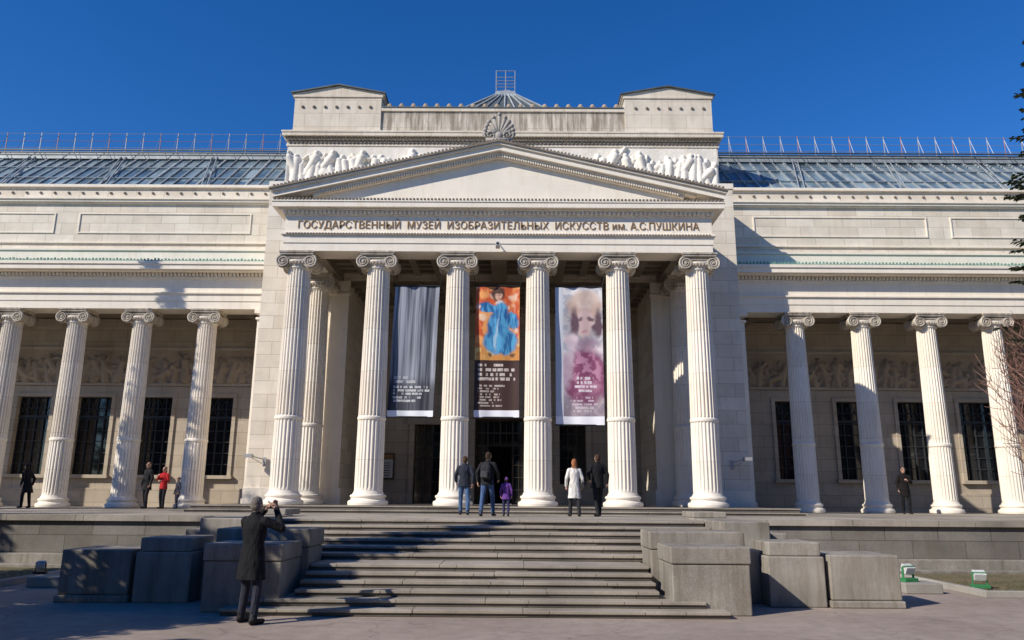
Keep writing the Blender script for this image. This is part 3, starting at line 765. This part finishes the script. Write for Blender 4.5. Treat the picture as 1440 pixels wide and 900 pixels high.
# ------------------------------------------------------------------ trees
def spruce_mesh(name,H,R,seed,dens=1.0,start=.1):
    r=random.Random(seed); mb=MB()
    mb.tube((0,0,0),(0,0,H*.97),.02*H,.01,8,1)
    z=start*H
    while z<H*.985:
        t=(z-.1*H)/(.9*H); L0=R*(1-t)**.85+.12
        nb=int(8+6*(1-t))
        for k in range(nb):
            a=r.uniform(0,6.283); L=L0*r.uniform(.6,1.12); dr=r.uniform(.05,.3)
            d=Vector((math.cos(a),math.sin(a),0)); prev=None; n=max(3,int(L/.15*dens))
            side=Vector((-d.y,d.x,0))
            for q in range(n):
                s=(q+.5)/n; p=d*(L*s)+Vector((0,0,z-dr*L*s+.16*L*s*s))
                if prev is not None and q%2==0: mb.tube(prev,p,.012,.01,3,1,False)
                if q%2==0: prev=p
                w=(.20+.5*L*(1-s)*.35)
                for sd in(-1,1):
                    for h in range(2):
                        dirv=(side*sd*r.uniform(.5,1)+d*r.uniform(.3,.9)+Vector((0,0,r.uniform(-.55,.15)))).normalized(); LL=w*r.uniform(.6,1.1)
                        up=Vector((0,0,1)).cross(dirv).normalized()*.06*r.uniform(.7,1.5)
                        up=up+Vector((0,0,r.uniform(-.03,.03)))
                        e=p+dirv*LL; mid=p+dirv*LL*.5
                        mb.add([p,mid+up,e,mid-up],[(0,1,2,3)],0)
        z+=r.uniform(.12,.2)*H/10
    return mb
def mat_leaf(name,c1,c2):
    m,nt,b=newmat(name); co=objco(nt)
    c=mixc(nt,'MIX',ramp(nt,noise(nt,co,1.8,3,.7),[(.35,0),(.65,1.0)]),c1,c2); nt.links.new(c,b.inputs['Base Color']); b.inputs['Roughness'].default_value=.7; return m
M_spr=mat_leaf('spruce_needles',(.035,.055,.025),(.085,.11,.05)); M_bark=plain('bark',(.06,.045,.035),.9,0,.4,10)
sme=spruce_mesh('spruce',10,2.6,3).mesh('spruce_crown',[M_spr,M_bark])
sme2=spruce_mesh('spruce',22,4.0,9,1.8,.30).mesh('tall_spruce_crown',[M_spr,M_bark])
def spruce(x,y,h,w=1,rz=0,me=None,H0=10):
    o=bpy.data.objects.new('spruce_tree',me or sme); o.location=(x,y,0); s=h/H0; o.scale=(s*w,s*w,s); o.rotation_euler=(0,0,rz); link(o)
spruce(18.75,22,22,1.0,1.0,sme2,22)
spruce(-10.6,9.9,10.4,.8,0)
spruce(-10.9,7.9,7.8,1.05,2)
spruce(-10.2,5.8,5.6,1.15,3)
spruce(-14.5,10.5,9.8,1.05,1)
spruce(-16.6,12.5,9.5,1.05,4)
spruce(-21.0,14.5,10.5,1.0,4.6)
spruce(-20.9,24.9,17.2,.45,5)
# unseen tree belt, added behind the viewer and at both sides to block sky light
belt=empty('sky_blocking_trees',(0,-14,0))
rr=random.Random(31)
def beltree(x,y,h):
    o=bpy.data.objects.new('sky_blocking_spruce',sme); link(o,belt); o.matrix_parent_inverse=Matrix.Translation((0,14,0)); o.location=(x,y,0); s=h/10; o.scale=(s,s,s); o.rotation_euler=(0,0,rr.uniform(0,6))
x=-40
while x<42: beltree(x,-14+rr.uniform(-2,1),rr.uniform(15,19)); x+=4.2
for y in(-10,-6,-2,2,6): beltree(-28+rr.uniform(-1,1),y,rr.uniform(11,14))
for y in(-10,-5,0,5,10,15): beltree(30+rr.uniform(-1,1),y,rr.uniform(13,17))
def bare_mesh(seed,levels,L0,r0,spread):
    r=random.Random(seed); mb=MB()
    def grow(p,d,L,rad,lv):
        seg=3; q=p
        for s in range(seg):
            d2=(d+Vector((r.uniform(-.18,.18),r.uniform(-.18,.18),r.uniform(-.05,.15)))).normalized(); e=q+d2*(L/seg); ra=rad*(1-.25*s/seg)
            mb.tube(q,e,ra,rad*(1-.25*(s+1)/seg),5 if lv>2 else 3,0,False); q=e; d=d2
            if lv>0:
                for k in range(2 if lv<4 else 1):
                    a=Vector((r.uniform(-1,1),r.uniform(-1,1),r.uniform(-.2,.9))).normalized(); nd=(d*(1-spread)+a*spread).normalized()
                    grow(q,nd,L*r.uniform(.5,.75),max(.008,rad*.5),lv-1)
    grow(Vector((0,0,0)),Vector((0,0,1)),L0,r0,levels); return mb
M_twig=plain('bare_twigs',(.24,.13,.10),.85,0,.3,6)
bme=bare_mesh(4,4,2.6,.07,.62).mesh('bare_branches',[M_twig])
zz=np.array([v.co[:] for v in bme.vertices]); mn=zz.min(0); mx=zz.max(0); print('BARE',mn,mx,len(zz))
def bare(x,y,R,Ht,rz):
    s=R/max(abs(mn[0]),mx[0],abs(mn[1]),mx[1]); o=bpy.data.objects.new('bare_tree',bme); o.location=(x,y,0); o.scale=(s,s,Ht/mx[2]); o.rotation_euler=(0,0,rz); link(o)
bare(16.35,22.0,2.9,8.0,.5); bare(16.6,22.8,2.8,7.2,2.5); bare(16.5,21.6,2.6,7.6,4.1); bare(-20.6,21.0,4.5,13,1.2)
# ------------------------------------------------------------------ people
def cloth(name,col,rough=.85):
    m,nt,b=newmat(name); co=objco(nt)
    n=noise(nt,co,7,4,.6,mapscale=(1.6,1.6,.7))
    c=mixc(nt,'MULTIPLY',1.0,col,ramp(nt,n,[(.3,.7),(.7,1.2)])); nt.links.new(c,b.inputs['Base Color']); b.inputs['Roughness'].default_value=rough; b.inputs['Specular IOR Level'].default_value=.2
    bp=N(nt,'ShaderNodeBump'); bp.inputs['Strength'].default_value=.9; bp.inputs['Distance'].default_value=.05; nt.links.new(n,bp.inputs['Height']); nt.links.new(bp.outputs[0],b.inputs['Normal']); return m
_mc={}
def cm(col,r=.85):
    if col not in _mc: _mc[col]=cloth('cloth_%d'%len(_mc),col,r)
    return _mc[col]
M_skin=plain('skin',(.50,.29,.21),.5,0,.1,10)
class Body:
    def __init__(s): s.mb=MB(); s.lab=[]; s.names=[]
    def _rings(s,rings,label):
        n=len(rings[0]); b=[]; fs=[]
        for r in rings: b+=r
        for j in range(len(rings)-1):
            for i in range(n): fs.append((j*n+i,j*n+(i+1)%n,(j+1)*n+(i+1)%n,(j+1)*n+i))
        c0=sum(rings[0],Vector())/n; c1=sum(rings[-1],Vector())/n; b+= [c0,c1]; k=len(b)
        for i in range(n):
            fs.append((k-2,(i+1)%n,i)); fs.append((k-1,(len(rings)-1)*n+i,(len(rings)-1)*n+(i+1)%n))
        if label not in s.names: s.names.append(label)
        s.lab+= [s.names.index(label)]*len(b); s.mb.add(b,fs)
    def cap(s,p0,r0,p1,r1,label,flat=1.0,fdir=None,n=12):
        p0=Vector(p0);p1=Vector(p1); d=p1-p0; L=max(d.length,1e-4); d=d/L
        a=Vector(fdir) if fdir else (Vector((0,1,0)) if abs(d.y)<.9 else Vector((1,0,0)))
        w=(a-d*a.dot(d)).normalized(); u=w.cross(d)
        prof=[]
        for k in(1,2,3): 
            t=math.pi/2*(1-k/3); prof.append((-r0*math.sin(t),r0*math.cos(t)))
        prof[0]=(-r0*.97,r0*.25); m=max(2,int(L/.04))
        for k in range(1,m): prof.append((L*k/m,r0+(r1-r0)*k/m))
        for k in(0,1,2): 
            t=math.pi/2*(k/3); prof.append((L+r1*math.sin(t),r1*math.cos(t)))
        prof.append((L+r1*.97,r1*.25))
        rings=[]
        for h,r in prof:
            rings.append([p0+d*h+u*(r*math.cos(2*math.pi*i/n))+w*(r*flat*math.sin(2*math.pi*i/n)) for i in range(n)])
        s._rings(rings,label)
    def loft(s,rs,label,n=20,power=1.0,fold=0):
        rings=[];out=[]
        for a,b in zip(rs[:-1],rs[1:]):
            m=max(1,int(abs(b[2]-a[2])/.03))
            for k in range(m): out.append([a[q]+(b[q]-a[q])*k/m for q in range(5)])
        out.append(rs[-1]); z0,z1=out[0][2],out[-1][2]
        for cx,cy,z,rx,ry in out:
            rg=[]
            for i in range(n):
                t=2*math.pi*i/n; c,sn=math.cos(t),math.sin(t)
                f=1+fold*max(0,1-(z-z0)/.55)*math.sin(7*t+1.3)+fold*.5*math.sin(z*26+2*t)
                rg.append(Vector((cx+f*rx*math.copysign(abs(c)**power,c),cy+f*ry*math.copysign(abs(sn)**power,sn),z)))
            rings.append(rg)
        s._rings(rings,label)
    def ell(s,c,r,label,tilt=0,n=14,k=9):
        c=Vector(c); rings=[]
        for j in range(k):
            ph=math.pi*(j+.35)/(k-.3); rings.append([c+Matrix.Rotation(tilt,3,'X')@Vector((r[0]*math.sin(ph)*math.cos(2*math.pi*i/n),r[1]*math.sin(ph)*math.sin(2*math.pi*i/n),-r[2]*math.cos(ph))) for i in range(n)])
        s._rings(rings,label)
def hand(B,w,d,n,label='skin',side=1,curl=.6,s=1.0):
    w=Vector(w);d=Vector(d).normalized();n=Vector(n); n=(n-d*n.dot(d)).normalized(); u=d.cross(n)*side
    B.cap(w,.027*s,w+d*.085*s,.036*s,label,.5,n)
    for i,(o,L) in enumerate(((-.03,.075),(-.01,.085),(.011,.08),(.031,.06))):
        a=w+d*.09*s+u*(o*s); dd=(d*math.cos(curl)+n*math.sin(curl)).normalized(); m=a+dd*L*.5*s; d3=(d*math.cos(curl*2.1)+n*math.sin(curl*2.1)).normalized()
        B.cap(a,.0105*s,m,.0095*s,label); B.cap(m,.0095*s,m+d3*L*.5*s,.008*s,label)
    a=w+d*.03*s-u*.03*s; m=a+(d*.6-u*.7+n*.3).normalized()*.04*s; B.cap(a,.014*s,m,.012*s,label); B.cap(m,.012*s,m+(d*.8-u*.1+n*.5).normalized()*.035*s,.01*s,label)
def person(name,loc,H,rot,mats,stride=.12,coat=.80,arms=None,female=False,hairlong=False,hat=None,pack=False,bag=False,voxel=.013,lean=0,headturn=0,hold=None,flare=1.0,phase=1,headtilt=0,stance=.10,lift=0):
    B=Body(); sh=.175 if female else .195
    hips=.94
    lf=Vector((-stance,stride*phase,0)); rf=Vector((stance,-stride*phase,0))
    (lf if phase>0 else rf).z=lift
    for sx,f in((-1,lf),(1,rf)):
        hp=Vector((sx*.085,0,hips-.03)); kn=Vector((sx*(.06+stance*.45),f.y*.55+.03+(.12 if f.z>0 else 0),.50+f.z*.6)); an=f+Vector((0,-.02,.10))
        B.cap(hp,.095,kn,.066,'legs'); B.cap(kn,.066,an,.056,'legs')
        B.cap(f+Vector((0,-.05,.048)),.046,f+Vector((sx*.02,.16,.036)),.036,'shoes',.85); B.cap(f+Vector((0,-.04,.06)),.05,f+Vector((0,-.02,.12)),.048,'shoes')
    L=lean
    def cy(z): return L*(z-.9)
    bulk=.9 if female else 1.0
    rs=[(0,cy(coat),coat,.20*bulk*flare,.155*bulk*flare)]
    if coat<.9: rs.append((0,0,.93,.185*bulk,.14*bulk))
    rs+=[(0,cy(1.1),1.1,.165*bulk,.125*bulk),(0,cy(1.3),1.3,.195*bulk,.14*bulk),(0,cy(1.40),1.40,.19*bulk,.125*bulk),(0,cy(1.46),1.46,.145*bulk,.09*bulk),(0,cy(1.50),1.50,.075,.07)]
    B.loft(rs,'coat',n=36,fold=.035)
    B.loft([(0,cy(1.48),1.48,.075,.075),(0,cy(1.53),1.53,.066,.066)],'coat')
    hc=Vector((0,cy(1.63)+.015,1.635)); B.cap((0,cy(1.48),1.47),.055,hc-Vector((0,.01,.06)),.052,'skin')
    st_=len(B.mb.v)
    B.ell(hc,(.074,.093,.112),'skin'); B.ell(hc+Vector((0,.035,-.055)),(.052,.055,.055),'skin')
    B.cap(hc+Vector((0,.085,.01)),.011,hc+Vector((0,.105,-.022)),.016,'skin')
    for sx in(-1,1):
        B.ell(hc+Vector((sx*.078,-.005,-.01)),(.012,.02,.032),'skin',k=6,n=8); B.ell(hc+Vector((sx*.03,.086,.012)),(.013,.008,.008),'eye',k=6,n=8)
    B.ell(hc+Vector((0,.087,-.052)),(.024,.01,.008),'lips',k=6,n=8)
    hm='hat' if hat else 'hair'
    B.ell(hc+Vector((0,-.018,.032)),(.084,.096,.094),hm)
    B.ell(hc+Vector((0,-.045,-.01)),(.078,.066,.082),'hair')
    if hairlong: B.loft([(0,hc.y-.06,1.44,.075,.04),(0,hc.y-.05,1.55,.085,.06),(0,hc.y-.03,1.66,.08,.07)],'hair')
    if hat: B.loft([(0,hc.y-.01,1.66,.092,.105),(0,hc.y-.01,1.70,.092,.105)],'hat')
    M=Matrix.Translation(hc)@Matrix.Rotation(headturn,4,'Z')@Matrix.Rotation(headtilt,4,'X')@Matrix.Translation(-hc)
    for i in range(st_,len(B.mb.v)): B.mb.v[i]=tuple(M@Vector(B.mb.v[i]))
    if arms is None: arms=[((-.25,-.03,1.16),(-.25,.05,.93)),((.25,-.03,1.16),(.25,.05,.93))]
    for k,(el,wr) in enumerate(arms):
        sx=-1 if k==0 else 1
        s0=Vector((sx*sh*.9,cy(1.4),1.405)); el=Vector(el); wr=Vector(wr)
        B.cap(s0,.072,el,.056,'coat'); B.cap(el,.056,wr,.043,'coat')
        d=(wr-el).normalized(); nn=Vector((-sx,0.2,0)) if hold is None else Vector((-sx*.4,.2,1)) 
        hand(B,wr+d*.01,d,nn,'hand',sx,.5 if hold is None else .8)
    if hold is not None:
        c=Vector(hold); B.loft([(c.x,c.y,c.z-.045,.07,.03),(c.x,c.y,c.z+.045,.07,.03)],'shoes'); B.cap(c,.035,c+Vector((0,.08,0)),.035,'shoes')
    if pack:
        B.loft([(0,-.19+cy(1),1.0,.13,.07),(0,-.215+cy(1.1),1.08,.15,.10),(0,-.215+cy(1.3),1.32,.14,.09),(0,-.18+cy(1.4),1.45,.09,.05)],'bag',power=.6)
        B.loft([(0,-.31+cy(1),1.04,.10,.03),(0,-.32+cy(1.1),1.2,.095,.03)],'bag2',power=.6)
        for sx in(-1,1): B.cap((sx*.1,-.12,1.42),.02,(sx*.11,.12,1.38),.02,'bag')
    if bag: 
        B.loft([(.27,-.02,.84,.06,.13),(.27,-.02,1.06,.05,.11)],'bag',power=.6); B.cap((.24,-.05,1.06),.012,(.15,-.02,1.44),.012,'bag')
    me=B.mb.mesh(name+'_src',[]); o=bpy.data.objects.new('tmp',me); COL.objects.link(o)
    rm=o.modifiers.new('r','REMESH'); rm.mode='VOXEL'; rm.voxel_size=voxel
    s2=o.modifiers.new('s','SMOOTH'); s2.factor=.5; s2.iterations=2
    dg=bpy.context.evaluated_depsgraph_get(); dg.update(); m2=bpy.data.meshes.new_from_object(o.evaluated_get(dg)); bpy.data.objects.remove(o)
    kd=kdtree.KDTree(len(B.mb.v))
    for i,v in enumerate(B.mb.v): kd.insert(v,i)
    kd.balance(); m2.materials.clear()
    for nme in B.names: m2.materials.append(mats.get(nme) or {'skin':M_skin,'hand':M_skin,'eye':cm((.02,.015,.01)),'lips':cm((.35,.12,.1)),'hat':cm((.05,.05,.06)),'bag':cm((.03,.03,.035)),'bag2':cm((.06,.06,.065)),'shoes':cm((.015,.014,.014),.4)}[nme])
    mi=[]
    for p in m2.polygons: mi.append(B.lab[kd.find(p.center)[1]])
    m2.polygons.foreach_set('material_index',mi); m2.polygons.foreach_set('use_smooth',[True]*len(mi))
    m2.name=name+'_body'; ob=bpy.data.objects.new(name,m2); s=H/1.75; ob.scale=(s,s,s); ob.location=loc; ob.rotation_euler=(0,0,rot); link(ob); return ob
def cs(coat,legs,hair,**k):
    d={'coat':cm(coat),'legs':cm(legs),'hair':cm(hair)}; d.update({a:cm(v) for a,v in k.items()}); return d
BLK=(.012,.012,.014)
person('man_photographing',(-3.25,11.78,0),1.79,math.radians(-22),cs(BLK,(.03,.032,.048),(.18,.16,.14)),stride=.06,coat=.60,flare=1.14,voxel=.008,stance=.16,
  arms=[((-.31,.17,1.27),(-.09,.30,1.55)),((.37,.14,1.30),(.12,.30,1.57))],hold=(.02,.33,1.62),headtilt=.12,headturn=.1)
S=TZ
person('man_walking',(-.80,22.0,S),1.62,.1,cs((.03,.035,.05),(.07,.13,.25),(.08,.05,.03)),stride=.2,coat=.84,arms=[((-.27,.02,1.17),(-.25,.2,1.0)),((.25,-.12,1.18),(.24,-.12,.94))])
person('man_with_backpack',(-.12,20.9,S),1.68,-.25,cs((.02,.02,.022),(.07,.12,.24),(.05,.03,.02)),stride=.26,coat=.85,pack=True,phase=-1,lean=.08,arms=[((-.28,-.08,1.18),(-.27,-.05,.94)),((.27,.02,1.17),(.25,.22,1.02))])
person('child',(.38,21.0,S),1.02,0,cs((.16,.06,.30),(.05,.05,.12),(.05,.03,.02),hat=(.25,.1,.35)),stride=.16,coat=.75,hat=True,pack=False,female=True,flare=1.15)
person('woman_white_coat',(2.22,21.2,S),1.52,.15,cs((.78,.75,.70),(.03,.03,.035),(.35,.14,.06)),stride=.18,coat=.55,female=True,hairlong=True,bag=True,flare=1.15)
person('man_dark_jacket',(2.90,21.6,S),1.67,.25,cs(BLK,(.02,.02,.024),(.07,.04,.025)),stride=.2,coat=.8,phase=-1,arms=[((-.29,-.02,1.18),(-.2,.16,1.05)),((.27,-.08,1.17),(.27,-.04,.93))])
person('man_dark_coat',(-13.0,29,S),1.68,2.6,cs((.02,.02,.022),(.025,.025,.03),(.04,.03,.02)),stride=.06,coat=.7)
person('woman_red_jacket',(-12.35,28.9,S),1.52,2.9,cs((.42,.02,.025),(.02,.02,.025),(.04,.03,.02)),stride=.06,coat=.82,female=True,hairlong=True,
  arms=[((-.25,.05,1.16),(-.12,.25,1.15)),((.25,.05,1.2),(.1,.25,1.35))])
person('child_dark_jacket',(-11.85,29.0,S),1.15,2.4,cs((.05,.05,.07),(.03,.03,.05),(.04,.03,.02)),stride=.05,coat=.8,hat=True,female=True)
person('woman_dark_coat',(-17.25,28.7,S),1.58,1.2,cs((.014,.014,.016),(.02,.02,.02),(.02,.015,.012)),stride=.1,coat=.6,female=True,hairlong=True,lean=.25,flare=1.2)
person('visitor_standing',(15.0,29.0,S),1.68,3.0,cs((.012,.010,.010),(.012,.012,.014),(.03,.02,.015)),stride=.06,coat=.65,female=True,arms=[((-.24,.05,1.18),(-.08,.2,1.25)),((.25,-.03,1.16),(.25,.05,.93))])
# ------------------------------------------------------------------ light, world, camera
EL=math.radians(34); tv=Vector((1.45,1,0)).normalized()
trav=Vector((tv.x*math.cos(EL),tv.y*math.cos(EL),-math.sin(EL)))
sd=bpy.data.lights.new('sun','SUN'); sd.energy=5.0; sd.angle=math.radians(.5); sd.color=(1,.93,.82)
so=bpy.data.objects.new('sun',sd); so.rotation_euler=trav.to_track_quat('-Z','Y').to_euler(); so.location=(-20,-10,30); link(so)
w=bpy.data.worlds.new('World'); scene.world=w; w.use_nodes=True; nt=w.node_tree; bg=nt.nodes['Background']
sk=nt.nodes.new('ShaderNodeTexSky'); sk.sky_type='NISHITA'; sk.sun_disc=False; sk.sun_elevation=EL; sk.sun_rotation=math.atan2(-tv.x,-tv.y)%(2*math.pi)
sk.air_density=1.0; sk.dust_density=.0; sk.ozone_density=5; sk.altitude=300
hs=nt.nodes.new('ShaderNodeHueSaturation'); hs.inputs['Hue'].default_value=.511; hs.inputs['Saturation'].default_value=1.28; hs.inputs['Value'].default_value=1.5
nt.links.new(sk.outputs[0],hs.inputs['Color']); nt.links.new(hs.outputs[0],bg.inputs[0]); bg.inputs[1].default_value=.092
cd=bpy.data.cameras.new('camera'); cam=bpy.data.objects.new('camera',cd); link(cam); scene.camera=cam
cd.sensor_width=36; cd.lens=1078/1440*36; cd.clip_end=5000; cd.clip_start=.1
R=Matrix.Rotation(math.radians(.26),4,'Z')@Matrix.Rotation(math.radians(90+13.06),4,'X')@Matrix.Rotation(math.radians(.4),4,'Z')
cam.matrix_world=Matrix.Translation((.6,0,1.8))@R
scene.view_settings.view_transform='Standard'; scene.view_settings.look='None'; scene.view_settings.exposure=0; scene.view_settings.gamma=1
